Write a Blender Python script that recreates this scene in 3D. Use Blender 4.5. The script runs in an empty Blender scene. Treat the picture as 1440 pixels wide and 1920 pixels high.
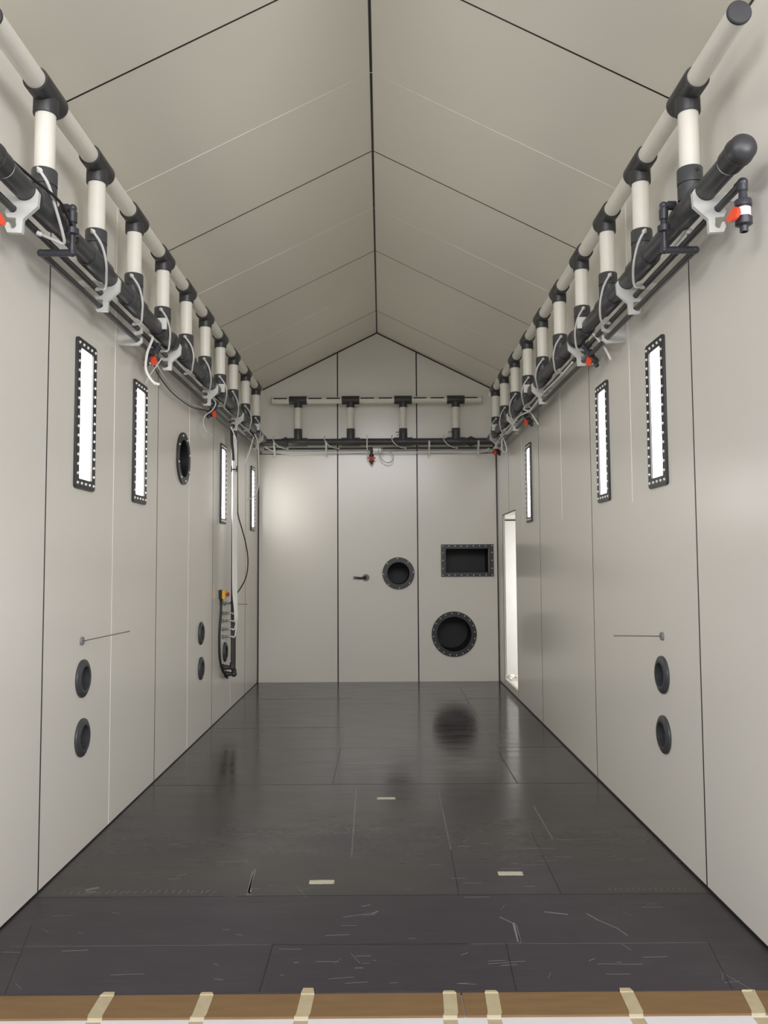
import bpy, bmesh, math, random
from mathutils import Vector, Matrix
random.seed(4)
C = bpy.context.scene.collection
PI = math.pi
V = Vector

# ------------------------------------------------------------------ room dimensions (metres)
HW = 1.618            # half width between the side walls
Y0, YB = 2.96, 10.976 # open front end, face of the end wall
EAVE, RIDGE = 3.926, 4.737
CAM_H = 1.5816

# ------------------------------------------------------------------ materials
def mat(name, rgb, rough=0.45, spec=0.5, metal=0.0, noise=None, bump=None, rnoise=None, trans=0.0):
    m = bpy.data.materials.new(name); m.use_nodes = True
    nt = m.node_tree; b = nt.nodes['Principled BSDF']
    b.inputs['Base Color'].default_value = (*rgb, 1)
    b.inputs['Roughness'].default_value = rough
    b.inputs['Metallic'].default_value = metal
    b.inputs['Specular IOR Level'].default_value = spec
    tc = nt.nodes.new('ShaderNodeTexCoord')
    def nz(scale, detail=3, stretch=(1, 1, 1)):
        mp = nt.nodes.new('ShaderNodeMapping'); mp.inputs['Scale'].default_value = stretch
        n = nt.nodes.new('ShaderNodeTexNoise'); n.inputs['Scale'].default_value = scale
        n.inputs['Detail'].default_value = detail
        nt.links.new(tc.outputs['Object'], mp.inputs['Vector']); nt.links.new(mp.outputs['Vector'], n.inputs['Vector'])
        return n
    if noise:                                    # (scale, other colour)
        n = nz(noise[0], 4, noise[2] if len(noise) > 2 else (1, 1, 1))
        r = nt.nodes.new('ShaderNodeValToRGB')
        r.color_ramp.elements[0].color = (*rgb, 1); r.color_ramp.elements[1].color = (*noise[1], 1)
        r.color_ramp.elements[0].position = .35; r.color_ramp.elements[1].position = .68
        nt.links.new(n.outputs['Fac'], r.inputs['Fac']); nt.links.new(r.outputs['Color'], b.inputs['Base Color'])
    if rnoise:                                   # (scale, min, max)
        n = nz(rnoise[0]); mr = nt.nodes.new('ShaderNodeMapRange')
        mr.inputs['From Min'].default_value = .3; mr.inputs['From Max'].default_value = .7
        mr.inputs['To Min'].default_value = rnoise[1]; mr.inputs['To Max'].default_value = rnoise[2]
        nt.links.new(n.outputs['Fac'], mr.inputs['Value']); nt.links.new(mr.outputs['Result'], b.inputs['Roughness'])
    if bump:                                     # (scale, strength, distance)
        n = nz(bump[0], 2); bp = nt.nodes.new('ShaderNodeBump')
        bp.inputs['Strength'].default_value = bump[1]; bp.inputs['Distance'].default_value = bump[2]
        nt.links.new(n.outputs['Fac'], bp.inputs['Height']); nt.links.new(bp.outputs['Normal'], b.inputs['Normal'])
    return m

def glow(name, rgb, strength, streak=False):
    m = bpy.data.materials.new(name); m.use_nodes = True
    nt = m.node_tree; b = nt.nodes['Principled BSDF']
    b.inputs['Base Color'].default_value = (.8, .8, .8, 1)
    b.inputs['Roughness'].default_value = .3
    b.inputs['Emission Color'].default_value = (*rgb, 1)
    b.inputs['Emission Strength'].default_value = strength
    return m

M = dict(
    panel=mat('panel_plastic', (.81, .785, .705), .20, .5, bump=(.8, .05, .03)),
    roof=mat('roof_panel_plastic', (.80, .775, .66), .48, .4),
    seam=mat('black_seam', (.012, .011, .010), .4),
    bead=mat('white_weld', (.86, .85, .80), .22),
    white_pipe=mat('cream_pipe', (.78, .755, .66), .38, noise=(9, (.75, .725, .63))),
    black=mat('charcoal_plastic', (.036, .036, .036), .42, noise=(14, (.043, .043, .043))),
    main=mat('charcoal_pipe_plastic', (.050, .052, .053), .40, noise=(10, (.060, .061, .061))),
    grey=mat('grey_plastic', (.050, .053, .056), .4, noise=(14, (.06, .062, .065))),
    union=mat('dark_union_plastic', (.040, .040, .048), .32),
    rubber=mat('black_rubber', (.012, .012, .012), .5),
    inside=mat('dark_duct_lining', (.010, .010, .011), .5),
    frame=mat('dark_frame_plastic', (.032, .032, .033), .35),
    bolt=mat('white_bolt_cap', (.78, .77, .74), .3),
    bracket=mat('milky_plastic', (.66, .665, .61), .4, noise=(18, (.62, .625, .575))),
    hose=mat('clear_hose', (.62, .61, .58), .25, noise=(40, (.56, .55, .52))),
    hose_white=mat('white_hose', (.80, .79, .74), .3),
    red=mat('red_handle', (.78, .075, .028), .35),
    dark_red=mat('red_knob', (.42, .030, .040), .35),
    yellow=mat('yellow_cover', (.78, .47, .035), .35),
    steel=mat('brushed_steel', (.50, .50, .48), .35, metal=.6, noise=(30, (.42, .42, .41))),
    rod=mat('dull_metal_rod', (.16, .145, .13), .45, metal=.3),
    disc=mat('grey_disc', (.22, .22, .22), .45),
    label=mat('white_label', (.82, .80, .84), .4),
    board=mat('brown_board', (.215, .128, .050), .65, noise=(5, (.185, .108, .042), (1, 6, 6))),
    sill=mat('sill_plastic', (.78, .75, .66), .35),
    fascia=mat('white_fascia', (.74, .73, .71), .4, noise=(6, (.71, .70, .68))),
    tape=mat('masking_tape', (.44, .37, .215), .6, noise=(25, (.48, .41, .26))),
    tape_floor=mat('pale_tape', (.52, .50, .38), .5, noise=(25, (.47, .45, .34))),
    white=mat('white_cloth', (.85, .84, .82), .7),
    scuff=mat('pale_scuff', (.115, .112, .110), .3),
    scratch=mat('pale_scratch', (.17, .165, .16), .45),
    pane_left=glow('lit_window_left', (1, .975, .96), 13.0),
    pane_right=glow('lit_window_right', (1, .98, .97), 7.0),
)

def floor_material():
    m = bpy.data.materials.new('dark_floor_plastic'); m.use_nodes = True
    nt = m.node_tree; L = nt.links; N = nt.nodes; b = N['Principled BSDF']
    tc = N.new('ShaderNodeTexCoord')
    def nz(scale, stretch, detail=4, rough=.6):
        mp = N.new('ShaderNodeMapping'); mp.inputs['Scale'].default_value = stretch
        n = N.new('ShaderNodeTexNoise'); n.inputs['Scale'].default_value = scale
        n.inputs['Detail'].default_value = detail; n.inputs['Roughness'].default_value = rough
        L.new(tc.outputs['Object'], mp.inputs['Vector']); L.new(mp.outputs['Vector'], n.inputs['Vector'])
        return n
    def ramp(n, p0, c0, p1, c1):
        r = N.new('ShaderNodeValToRGB'); e = r.color_ramp.elements
        e[0].position = p0; e[0].color = (*c0, 1); e[1].position = p1; e[1].color = (*c1, 1)
        L.new(n.outputs['Fac'], r.inputs['Fac']); return r
    base = ramp(nz(.9, (1, 1, 1), 3), .36, (.056, .049, .056), .62, (.061, .060, .053))
    fine = ramp(nz(6, (1, 7, 1), 6, .7), .52, (0, 0, 0), .78, (1, 1, 1))     # wiping streaks across the width
    scr = ramp(nz(9, (.35, 9, 1), 3, .5), .70, (0, 0, 0), .76, (1, 1, 1))    # pale scratches
    mask = ramp(nz(1.3, (1, 1, 1), 2), .5, (0, 0, 0), .62, (1, 1, 1))
    mul = N.new('ShaderNodeMath'); mul.operation = 'MULTIPLY'
    L.new(scr.outputs['Color'], mul.inputs[0]); L.new(mask.outputs['Color'], mul.inputs[1])
    def mix(fac, a, col, k):
        s = N.new('ShaderNodeMath'); s.operation = 'MULTIPLY'; s.inputs[1].default_value = k
        L.new(fac, s.inputs[0])
        x = N.new('ShaderNodeMix'); x.data_type = 'RGBA'
        L.new(s.outputs[0], x.inputs['Factor']); L.new(a, x.inputs['A']); x.inputs['B'].default_value = (*col, 1)
        return x.outputs['Result']
    sp = N.new('ShaderNodeSeparateXYZ'); L.new(tc.outputs['Object'], sp.inputs[0])     # the front row of sheets is a darker, bluer batch
    lt = N.new('ShaderNodeMath'); lt.operation = 'LESS_THAN'; lt.inputs[1].default_value = 3.988; L.new(sp.outputs['Y'], lt.inputs[0])
    b0 = mix(lt.outputs[0], base.outputs['Color'], (.043, .037, .045), .75)
    c = mix(fine.outputs['Color'], b0, (.075, .073, .074), .55)
    c = mix(mul.outputs[0], c, (.20, .19, .18), .55)
    L.new(c, b.inputs['Base Color'])
    sep = N.new('ShaderNodeSeparateXYZ'); L.new(tc.outputs['Object'], sep.inputs[0])   # sheets near the entrance are worn dull
    wear = N.new('ShaderNodeMapRange'); wear.inputs['From Min'].default_value = 3.6; wear.inputs['From Max'].default_value = 6.2
    wear.inputs['To Min'].default_value = .22; wear.inputs['To Max'].default_value = 0.0
    L.new(sep.outputs['Y'], wear.inputs['Value'])
    rr = N.new('ShaderNodeMapRange'); rr.inputs['From Min'].default_value = .3; rr.inputs['From Max'].default_value = .7
    rr.inputs['To Min'].default_value = .10; rr.inputs['To Max'].default_value = .20
    L.new(nz(2.2, (1, 3, 1)).outputs['Fac'], rr.inputs['Value'])
    ad = N.new('ShaderNodeMath'); ad.operation = 'ADD'
    L.new(rr.outputs['Result'], ad.inputs[0]); L.new(wear.outputs['Result'], ad.inputs[1]); L.new(ad.outputs[0], b.inputs['Roughness'])
    b.inputs['Specular IOR Level'].default_value = .22
    bp = N.new('ShaderNodeBump'); bp.inputs['Strength'].default_value = .06; bp.inputs['Distance'].default_value = .012
    L.new(nz(3.0, (.25, 2.2, 1), 3).outputs['Fac'], bp.inputs['Height']); L.new(bp.outputs['Normal'], b.inputs['Normal'])
    return m
M['floor'] = floor_material()

# ------------------------------------------------------------------ mesh building
def frame_of(d):
    d = V(d).normalized(); up = V((0, 0, 1)) if abs(d.z) < .95 else V((0, 1, 0))
    a = up.cross(d).normalized(); return d, a, d.cross(a)

class MB:
    """collects geometry for one mesh object; T maps wall coordinates (out of wall, along wall, up) to the world"""
    def __init__(self, T=None):
        self.bm = bmesh.new(); self.T = T; self.mi = 0
    def v(self, p):
        p = V(p); return self.bm.verts.new(self.T @ p if self.T else p)
    def face(self, vs):
        try:
            f = self.bm.faces.new(vs); f.material_index = self.mi; return f
        except ValueError: pass
    def box(self, a, b):
        x0, y0, z0 = a; x1, y1, z1 = b
        p = [self.v(q) for q in ((x0,y0,z0),(x1,y0,z0),(x1,y1,z0),(x0,y1,z0),(x0,y0,z1),(x1,y0,z1),(x1,y1,z1),(x0,y1,z1))]
        for i in ((0,3,2,1),(4,5,6,7),(0,1,5,4),(1,2,6,5),(2,3,7,6),(3,0,4,7)): self.face([p[k] for k in i])
        return self
    def strip(self, p0, p1, n, w, h):            # low bar from p0 to p1 lying on a surface of normal n
        p0, p1, n = V(p0), V(p1), V(n).normalized(); s = (p1 - p0).cross(n).normalized() * w / 2
        q = [self.v(k) for k in (p0-s-n*.001, p0+s-n*.001, p1+s-n*.001, p1-s-n*.001, p0-s+n*h, p0+s+n*h, p1+s+n*h, p1-s+n*h)]
        for i in ((0,3,2,1),(4,5,6,7),(0,1,5,4),(1,2,6,5),(2,3,7,6),(3,0,4,7)): self.face([q[k] for k in i])
        return self
    def lathe(self, prof, o, d, seg=32):         # prof: (distance along d, radius)
        o = V(o); d, a, b = frame_of(d); rings = []
        for t, r in prof:
            if r < 1e-6: rings.append([self.v(o + d * t)])
            else: rings.append([self.v(o + d*t + (a*math.cos(2*PI*k/seg) + b*math.sin(2*PI*k/seg))*r) for k in range(seg)])
        for A, B in zip(rings, rings[1:]):
            for k in range(seg):
                k2 = (k + 1) % seg
                if len(A) == 1 and len(B) == 1: break
                if len(A) == 1: self.face([A[0], B[k], B[k2]])
                elif len(B) == 1: self.face([A[k], B[0], A[k2]])
                else: self.face([A[k], B[k], B[k2], A[k2]])
        return self
    def cyl(self, p0, p1, r, seg=28, bev=0.0):
        p0, p1 = V(p0), V(p1); l = (p1 - p0).length
        if bev: prof = [(0,0),(0,r-bev),(bev,r),(l-bev,r),(l,r-bev),(l,0)]
        else: prof = [(0,0),(0,r),(l,r),(l,0)]
        return self.lathe(prof, p0, p1 - p0, seg)
    def ball(self, c, r, seg=20, sq=1.0, d=(0,0,1)):
        n = 10
        return self.lathe([(-r*sq*math.cos(PI*i/n), r*math.sin(PI*i/n)) for i in range(n+1)], c, d, seg)
    def tube(self, pts, r, seg=10, smooth=True, close=True):
        pts = [V(p) for p in pts]
        if smooth and len(pts) > 2:              # Catmull-Rom resampling
            out = []; P = [pts[0]*2 - pts[1]] + pts + [pts[-1]*2 - pts[-2]]
            for i in range(1, len(P)-2):
                for k in range(6):
                    t = k/6; a,b,c,d = P[i-1],P[i],P[i+1],P[i+2]
                    out.append(.5*((2*b)+(c-a)*t+(2*a-5*b+4*c-d)*t*t+(3*b-a-3*c+d)*t**3))
            out.append(pts[-1]); pts = out
        nrm = None; rings = []
        for i, p in enumerate(pts):
            t = (pts[min(i+1, len(pts)-1)] - pts[max(i-1, 0)]).normalized()
            if nrm is None: nrm = frame_of(t)[1]
            nrm = (nrm - t * nrm.dot(t)).normalized(); bn = t.cross(nrm)
            rings.append([self.v(p + (nrm*math.cos(2*PI*k/seg) + bn*math.sin(2*PI*k/seg))*r) for k in range(seg)])
        for A, B in zip(rings, rings[1:]):
            for k in range(seg): self.face([A[k], A[(k+1)%seg], B[(k+1)%seg], B[k]])
        if close: self.face(rings[0][::-1]); self.face(rings[-1])
        return self
    def ring(self, outer, inner, x0, x1):        # plate with a hole in the y-z plane, thickness along x
        n = len(outer)
        rows = [[self.v((x, *p)) for p in loop] for x, loop in ((x0, outer), (x1, outer), (x1, inner), (x0, inner))]
        for a, b in ((0,1),(1,2),(2,3),(3,0)):
            for k in range(n): self.face([rows[a][k], rows[a][(k+1)%n], rows[b][(k+1)%n], rows[b][k]])
        return self
    def prism(self, poly, y0, y1):               # x-z outline, thickness along y
        A = [self.v((x, y0, z)) for x, z in poly]; B = [self.v((x, y1, z)) for x, z in poly]
        self.face(A); self.face(B[::-1])
        for k in range(len(poly)): self.face([A[k], A[(k+1)%len(poly)], B[(k+1)%len(poly)], B[k]])
        return self
    def mesh(self, name, mats, ang=35):
        bmesh.ops.recalc_face_normals(self.bm, faces=self.bm.faces)
        me = bpy.data.meshes.new(name); self.bm.to_mesh(me); self.bm.free()
        for m in (mats if isinstance(mats, (list, tuple)) else [mats]): me.materials.append(m)
        for p in me.polygons: p.use_smooth = True
        me.set_sharp_from_angle(angle=math.radians(ang))
        return me
    def obj(self, name, mats, parent=None, loc=None, ang=35):
        return link(name, self.mesh(name, mats, ang), parent, loc)

def link(name, data, parent=None, loc=None):
    o = bpy.data.objects.new(name, data); C.objects.link(o)
    if parent is not None: o.parent = parent
    if loc is not None: o.location = loc
    return o
def tag(o, label, cat, group=None, kind=None):
    o['label'] = label; o['category'] = cat
    if group: o['group'] = group
    if kind: o['kind'] = kind
    return o
def thing(name, label, cat, loc=(0, 0, 0), group=None):
    return tag(link(name, None, None, loc), label, cat, group)
def struct(o, label=None):
    o['kind'] = 'structure'
    if label: o['label'] = label; o['category'] = o.name.split('_')[0]
    return o
def rrect(w, h, r, n=6):
    pts = []
    for cx, cy, a0 in ((w/2-r, h/2-r, 0), (-w/2+r, h/2-r, 90), (-w/2+r, -h/2+r, 180), (w/2-r, -h/2+r, 270)):
        for k in range(n):
            a = math.radians(a0 + 90*k/(n-1)); pts.append((cx + r*math.cos(a), cy + r*math.sin(a)))
    return pts
def circ(r, n=48): return [(r*math.cos(2*PI*k/n), r*math.sin(2*PI*k/n)) for k in range(n)]
# wall frames: x = out of the wall into the room, y = along the wall, z = up
TL = Matrix(((1,0,0),(0,1,0),(0,0,1)))
TR = Matrix(((-1,0,0),(0,1,0),(0,0,1)))
TB = Matrix(((0,1,0),(-1,0,0),(0,0,1)))       # out of the end wall = -y, along = +x
ORD = ['first','second','third','fourth','fifth','sixth','seventh','eighth','ninth','tenth']

# ------------------------------------------------------------------ measured positions
WIN_L = [4.54, 5.57, 8.52, 10.485]
WIN_R = [4.555, 5.675, 8.565]
WZ, WW, WH = 2.418, .30, .835
OPW, OPH = .192, .725
PORT_L = (6.80, 2.467)                         # round port in the left wall
FLG_L = [(4.575, .951), (4.578, .627), (7.53, .947), (7.54, .627), (8.685, .653)]
FLG_R = [(4.582, .950), (4.580, .622)]
RECT_B = (1.203, 1.609)
RND_B1, RND_B2 = (.273, 1.442), (1.014, .626)
DOOR = (9.50, 10.53, .10, 2.19)

# ------------------------------------------------------------------ the shell
def cut(name, mb, cutters, mats):
    """panel slab with openings cut through; returns the mesh"""
    o = mb.obj(name, mats); c = cutters.obj('cutter', mats)
    md = o.modifiers.new('cut', 'BOOLEAN'); md.operation = 'DIFFERENCE'; md.object = c; md.solver = 'EXACT'
    dg = bpy.context.evaluated_depsgraph_get(); me = bpy.data.meshes.new_from_object(o.evaluated_get(dg))
    o.modifiers.clear(); old = o.data; o.data = me; bpy.data.meshes.remove(old)
    cm = c.data; bpy.data.objects.remove(c); bpy.data.meshes.remove(cm)
    return o
def finish(o, extra, mats):
    """joins the seam strips into the wall's own mesh"""
    bmesh.ops.recalc_face_normals(extra.bm, faces=extra.bm.faces)
    t = bpy.data.meshes.new('t'); extra.bm.to_mesh(t); extra.bm.free()
    bm = bmesh.new(); bm.from_mesh(o.data)
    for f in bm.faces: f.material_index = 0
    bm.from_mesh(t); bpy.data.meshes.remove(t)
    o.data.materials.clear()
    for m in mats: o.data.materials.append(m)
    bm.to_mesh(o.data); bm.free()
    for p in o.data.polygons: p.use_smooth = False
WALLM = [M['panel'], M['seam'], M['bead']]
SEAM_Y = [4.038, 6.042, 8.042, 9.965]
BEAD_Y = [5.055, 7.04, 9.02]
def side_wall(name, sx):
    slab = MB().box((min(sx*HW, sx*(HW+.03)), Y0, -.05), (max(sx*HW, sx*(HW+.03)), YB+.06, EAVE))
    cu = MB(); X0, X1 = sx*(HW-.2), sx*(HW+.2)
    def hole(y, z, w, h): cu.box((min(X0,X1), y-w/2, z-h/2), (max(X0,X1), y+w/2, z+h/2))
    def rnd(y, z, r): cu.cyl((X0, y, z), (X1, y, z), r, 40)
    for y in (WIN_L if sx < 0 else WIN_R): hole(y, WZ, OPW+.02, OPH+.02)
    for y, z in (FLG_L if sx < 0 else FLG_R): rnd(y, z, .07)
    if sx < 0: rnd(PORT_L[0], PORT_L[1], .165)
    else: hole((DOOR[0]+DOOR[1])/2, (DOOR[2]+DOOR[3])/2, DOOR[1]-DOOR[0], DOOR[3]-DOOR[2])
    o = cut(name, slab, cu, [M['panel']])
    ex = MB(); n = (-sx, 0, 0); x = sx*HW
    ex.mi = 1
    for y in SEAM_Y:
        if sx > 0 and DOOR[0] < y < DOOR[1]:
            ex.strip((x, y, DOOR[3]), (x, y, EAVE), n, .007, .0012); continue
        ex.strip((x, y, 0), (x, y, EAVE), n, .0105 if y < 5 else .009, .0012)
    ex.strip((x, YB-.006, 0), (x, YB-.006, EAVE), n, .012, .004)          # corner
    ex.strip((x, Y0, EAVE-.006), (x, YB, EAVE-.006), n, .012, .004)      # eave
    ex.strip((x, Y0, .005), (x, YB, .005), n, .008 if sx < 0 else .016, .003)  # foot of the wall
    if sx > 0:
        ex.strip((x, DOOR[0], DOOR[3]), (x, DOOR[1], DOOR[3]), n, .014, .004)
        ex.strip((x, DOOR[0], 0), (x, DOOR[0], DOOR[2]), n, .006, .001)
        ex.strip((x, DOOR[1], 0), (x, DOOR[1], DOOR[2]), n, .006, .001)
    ex.mi = 2
    for y in BEAD_Y:
        ex.strip((x, y, 1.95), (x, y, EAVE), n, .007, .0022)
        if sx < 0: ex.strip((x, y, 0.0), (x, y, 1.95), n, .0035, .0016)
    finish(o, ex, WALLM)
    return struct(o)
side_wall('wall_left', -1); side_wall('wall_right', 1)

bw = MB().prism([(-HW-.06, -.05), (HW+.06, -.05), (HW+.06, EAVE), (0, RIDGE), (-HW-.06, EAVE)], YB, YB+.06)
cu = MB(); cu.box((RECT_B[0]-.29, YB-.2, RECT_B[1]-.16), (RECT_B[0]+.29, YB+.2, RECT_B[1]+.16))
cu.cyl((RND_B1[0], YB-.2, RND_B1[1]), (RND_B1[0], YB+.2, RND_B1[1]), .153, 40)
cu.cyl((RND_B2[0], YB-.2, RND_B2[1]), (RND_B2[0], YB+.2, RND_B2[1]), .236, 48)
bw = cut('wall_back', bw, cu, [M['panel']])
ex = MB(); n = (0, -1, 0); ex.mi = 1
sl = (RIDGE-EAVE)/HW
for x in (-.541, .536): ex.strip((x, YB, 0), (x, YB, RIDGE-abs(x)*sl), n, .017, .0015)
ex.strip((-HW, YB, 3.065), (HW, YB, 3.065), n, .010, .0015)
for s in (-1, 1):
    ex.strip((s*(HW-.006), YB, 0), (s*(HW-.008), YB, EAVE), n, .016, .003)
    ex.strip((s*HW, YB, EAVE-.008), (0, YB, RIDGE-.008), n, .016, .004)
finish(bw, ex, WALLM); struct(bw)

ce = MB().prism([(-HW-.06, EAVE-.06*sl), (0, RIDGE), (HW+.06, EAVE-.06*sl), (HW+.06, EAVE+.06), (0, RIDGE+.07), (-HW-.06, EAVE+.06)], Y0, YB+.06)
ce = ce.obj('ceiling', [M['roof']])
ex = MB()
for s in (-1, 1):
    nn = V((-s*sl, 0, -1)).normalized(); ex.mi = 1
    for y in (4.045, 6.05, 8.045, 10.0): ex.strip((0, y, RIDGE), (s*HW, y, EAVE), nn, .010 if y < 7 else .007, .0015)
    ex.strip((s*.004, Y0, RIDGE-.002), (s*.004, YB, RIDGE-.002), nn, .010, .002)
    ex.mi = 2
    for y in (5.05, 7.05, 9.03): ex.strip((0, y, RIDGE), (s*HW, y, EAVE), nn, .007, .0022)
finish(ce, ex, [M['roof'], M['seam'], M['bead']]); struct(ce)

# floor: dark plastic sheets with joints, pale welds and scuffs
fl = MB().box((-HW-.06, 3.112, -.05), (HW+.06, YB+.06, 0))
fl.mi = 1; up = (0, 0, 1)
def joint(a, b, w=.006): fl.strip((*a, 0), (*b, 0), up, w, .0006)
for a, b, w in [((-HW, 9.66), (-.31, 9.66), .010), ((1.025, 9.60), (HW, 9.60), .012), ((-HW, 7.965), (-.31, 7.965), .008),
                ((1.02, 7.08), (HW, 7.08), .008), ((-HW, 5.945), (HW, 5.935), .007), ((-HW, 3.99), (HW, 3.985), .005),
                ((-.41, 3.49), (.40, 3.485), .004), ((-.31, 5.945), (-.31, 7.1), .004), ((1.015, 5.94), (1.015, 6.9), .008),
                ((1.02, 9.2), (1.035, 10.4), .005), ((.41, 3.99), (.425, 4.6), .004), ((.90, 3.985), (.92, 4.9), .004), ((-.41, 3.115), (-.41, 3.49), .005),
                ((.54, 3.115), (.56, 3.49), .004), ((1.34, 3.115), (1.40, 3.48), .004), ((-1.35, 3.115), (-1.50, 3.7), .003)]: joint(a, b, w)
fl.mi = 2
for a, b, w in [((-1.6, 7.10), (1.0, 7.10), .007), ((-.31, 7.2), (-.318, 10.9), .006), ((1.02, 6.9), (1.03, 9.3), .008),
                ((.425, 4.6), (.435, 5.9), .008), ((-.12, 4.5), (-.138, 5.85), .008), ((-.60, 4.02), (-.62, 4.30), .012), ((-.605, 4.0), (-.588, 4.03), .015),
                ((.62, 3.49), (.63, 3.66), .008), ((-1.5, 3.49), (-.42, 3.49), .002), ((.42, 3.485), (1.4, 3.48), .002),
                ((1.02, 4.75), (1.03, 5.4), .010), ((-.31, 6.5), (1.0, 6.5), .004)]: joint(a, b, w)
fl.mi = 3; random.seed(21)                       # scratches and scrapes
for k in range(95):
    x, y = random.uniform(-1.5, 1.5), 3.16 + 1.9*random.random()**1.6; l = random.uniform(.015, .10)*(1 if random.random() < .8 else 1.9)
    a = random.gauss(0, .06) if random.random() < .6 else random.uniform(-1.2, 1.2)
    joint((x-l/2*math.cos(a), y-l/2*math.sin(a)), (x+l/2*math.cos(a), y+l/2*math.sin(a)), random.uniform(.0012, .0030))
for k in range(22): joint((-1.5+.035*k+random.uniform(-.01, .01), 4.02+random.uniform(0, .02)), (-1.49+.035*k, 4.05+random.uniform(0, .02)), .0035)
for k in range(14): joint((1.14+.028*k, 4.02+random.uniform(0, .015)), (1.15+.028*k, 4.04+random.uniform(0, .02)), .003)
for a, b, w in [((-1.40, 4.07), (-1.345, 4.105), .022), ((-1.385, 4.05), (-1.34, 4.05), .012), ((.615, 3.50), (.622, 3.68), .012), ((.57, 3.74), (.60, 3.70), .006), ((.60, 3.70), (.615, 3.68), .006),
                ((-.585, 4.0), (-.60, 4.09), .010), ((-.60, 4.03), (-.612, 4.33), .008), ((.965, 3.77), (1.0, 3.70), .006), ((1.0, 3.70), (1.06, 3.62), .005), ((1.06, 3.62), (1.085, 3.55), .005),
                ((.78, 3.79), (.88, 3.76), .008), ((-.05, 3.86), (-.01, 3.88), .005), ((0, 3.78), (.025, 3.81), .008)]: joint(a, b, w)
for k in range(9): joint((1.09+random.uniform(-.01, .01), 6.95+.23*k+random.uniform(-.06, .06)), (1.25, 6.95+.23*k+random.uniform(-.03, .03)), .006)
fl = fl.obj('floor', [M['floor'], M['seam'], M['scuff'], M['scratch']]); struct(fl)
fl.data.polygons.foreach_set('use_smooth', [False]*len(fl.data.polygons))

# threshold in front of the floor
struct(MB().box((-2.2, 2.90, -.60), (2.2, 2.962, -.012)).box((-2.2, 2.962, -.60), (2.2, 3.108, -.012)).obj('trim_1', M['fascia']))
def board(x0, x1, label):
    tag(MB().box((x0, 2.958, -.0118), (x1, 3.110, -.004)).obj('threshold_board', M['board']), label, 'board', 'brown boards along the floor edge')
board(-1.9, .334, 'longer brown board strip along the front floor edge, left of the crack')
board(.339, 1.9, 'shorter brown board strip along the front floor edge, right of the crack')

# ------------------------------------------------------------------ windows
bolt_mesh = MB(TL).lathe([(0, .0085), (.004, .0082), (.008, .005), (.009, 0)], (0,0,0), (1,0,0), 10).mesh('bolt', M['bolt'])
bolt_mesh_r = MB(TR).lathe([(0, .0085), (.004, .0082), (.008, .005), (.009, 0)], (0,0,0), (1,0,0), 10).mesh('bolt', M['bolt'])
bolt_mesh_b = MB(TB).lathe([(0, .0085), (.004, .0082), (.008, .005), (.009, 0)], (0,0,0), (1,0,0), 10).mesh('bolt', M['bolt'])
def bolts(parent, T, me, pts, x):
    for y, z in pts: link('bolt', me, parent, T @ V((x, y, z)))
def window(i, sx, y, label):
    T = TL if sx < 0 else TR; loc = V((sx*HW, y, WZ))
    outer = rrect(WW, WH, .022, 6); inner = rrect(OPW, OPH, .006, 6)
    fr = MB(T); fr.ring(outer, inner, 0.0, .014); fr.ring(rrect(OPW+.016, OPH+.016, .008), inner, -.058, .001)
    o = fr.obj('window_%d' % i, M['frame'], None, loc); o['kind'] = 'structure'
    pane = MB(T).box((-.006, -OPW/2+.001, -OPH/2+.001), (.003, OPW/2-.001, OPH/2-.001)).obj('window_pane', M['pane_left'] if sx < 0 else M['pane_right'], o)
    yy = [-.122 + .061*k for k in range(5)]; zz = [-.388 + .776*k/15 for k in range(16)]
    pts = [(a, s*.388) for a in yy for s in (-1, 1)] + [(s*.122, b) for b in zz[1:-1] for s in (-1, 1)]
    bolts(o, T, bolt_mesh if sx < 0 else bolt_mesh_r, pts, .0135)
    return o
k = 1
for sx, ys in ((-1, WIN_L), (1, WIN_R)):
    for y in ys: window(k, sx, y, ''); k += 1

# ------------------------------------------------------------------ ports with bolted rings
def port(name, T, loc, outer, inner, pts, depth, label, me, shape):
    t = thing(name, label, 'port', loc)
    MB(T).ring(outer, inner, 0, .016).obj('flange_ring', M['frame'], t)
    d = MB(T); d.ring([(a*1.012, b*1.012) for a, b in inner], inner, -depth, .002)
    vs = [d.v((-depth+.001, a*1.006, b*1.006)) for a, b in inner]; d.face(vs)
    d.obj('duct_lining', M['inside'], t)
    bolts(t, T, me, pts, .0155)
    return t
def ringpts(r, n, a0=0): return [(r*math.cos(a0+2*PI*k/n), r*math.sin(a0+2*PI*k/n)) for k in range(n)]
port('round_port', TL, (-HW, *PORT_L), circ(.220), circ(.158), ringpts(.192, 8, .25), .45, 'black round port with bolted ring high on the left wall', bolt_mesh, 'round')
port('round_port', TB, (RND_B1[0], YB, RND_B1[1]), circ(.216), circ(.150), ringpts(.198, 8, .06), .5, 'smaller black round port with eight bolts, beside the lever on the end wall', bolt_mesh_b, 'round')
port('round_port', TB, (RND_B2[0], YB, RND_B2[1]), circ(.302), circ(.232), ringpts(.278, 20, .1), .5, 'largest black round port ringed by many bolts, low on the end wall', bolt_mesh_b, 'round')
rp = [(-.331 + .662*k/8, s*.196) for k in range(9) for s in (-1, 1)] + [(s*.331, z) for z in (-.107, 0, .105) for s in (-1, 1)]
port('rectangular_port', TB, (RECT_B[0], YB, RECT_B[1]), rrect(.706, .434, .003), rrect(.582, .318, .004), rp, .45, 'black rectangular port with bolted frame on the end wall near the doorway', bolt_mesh_b, 'rect')

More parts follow.
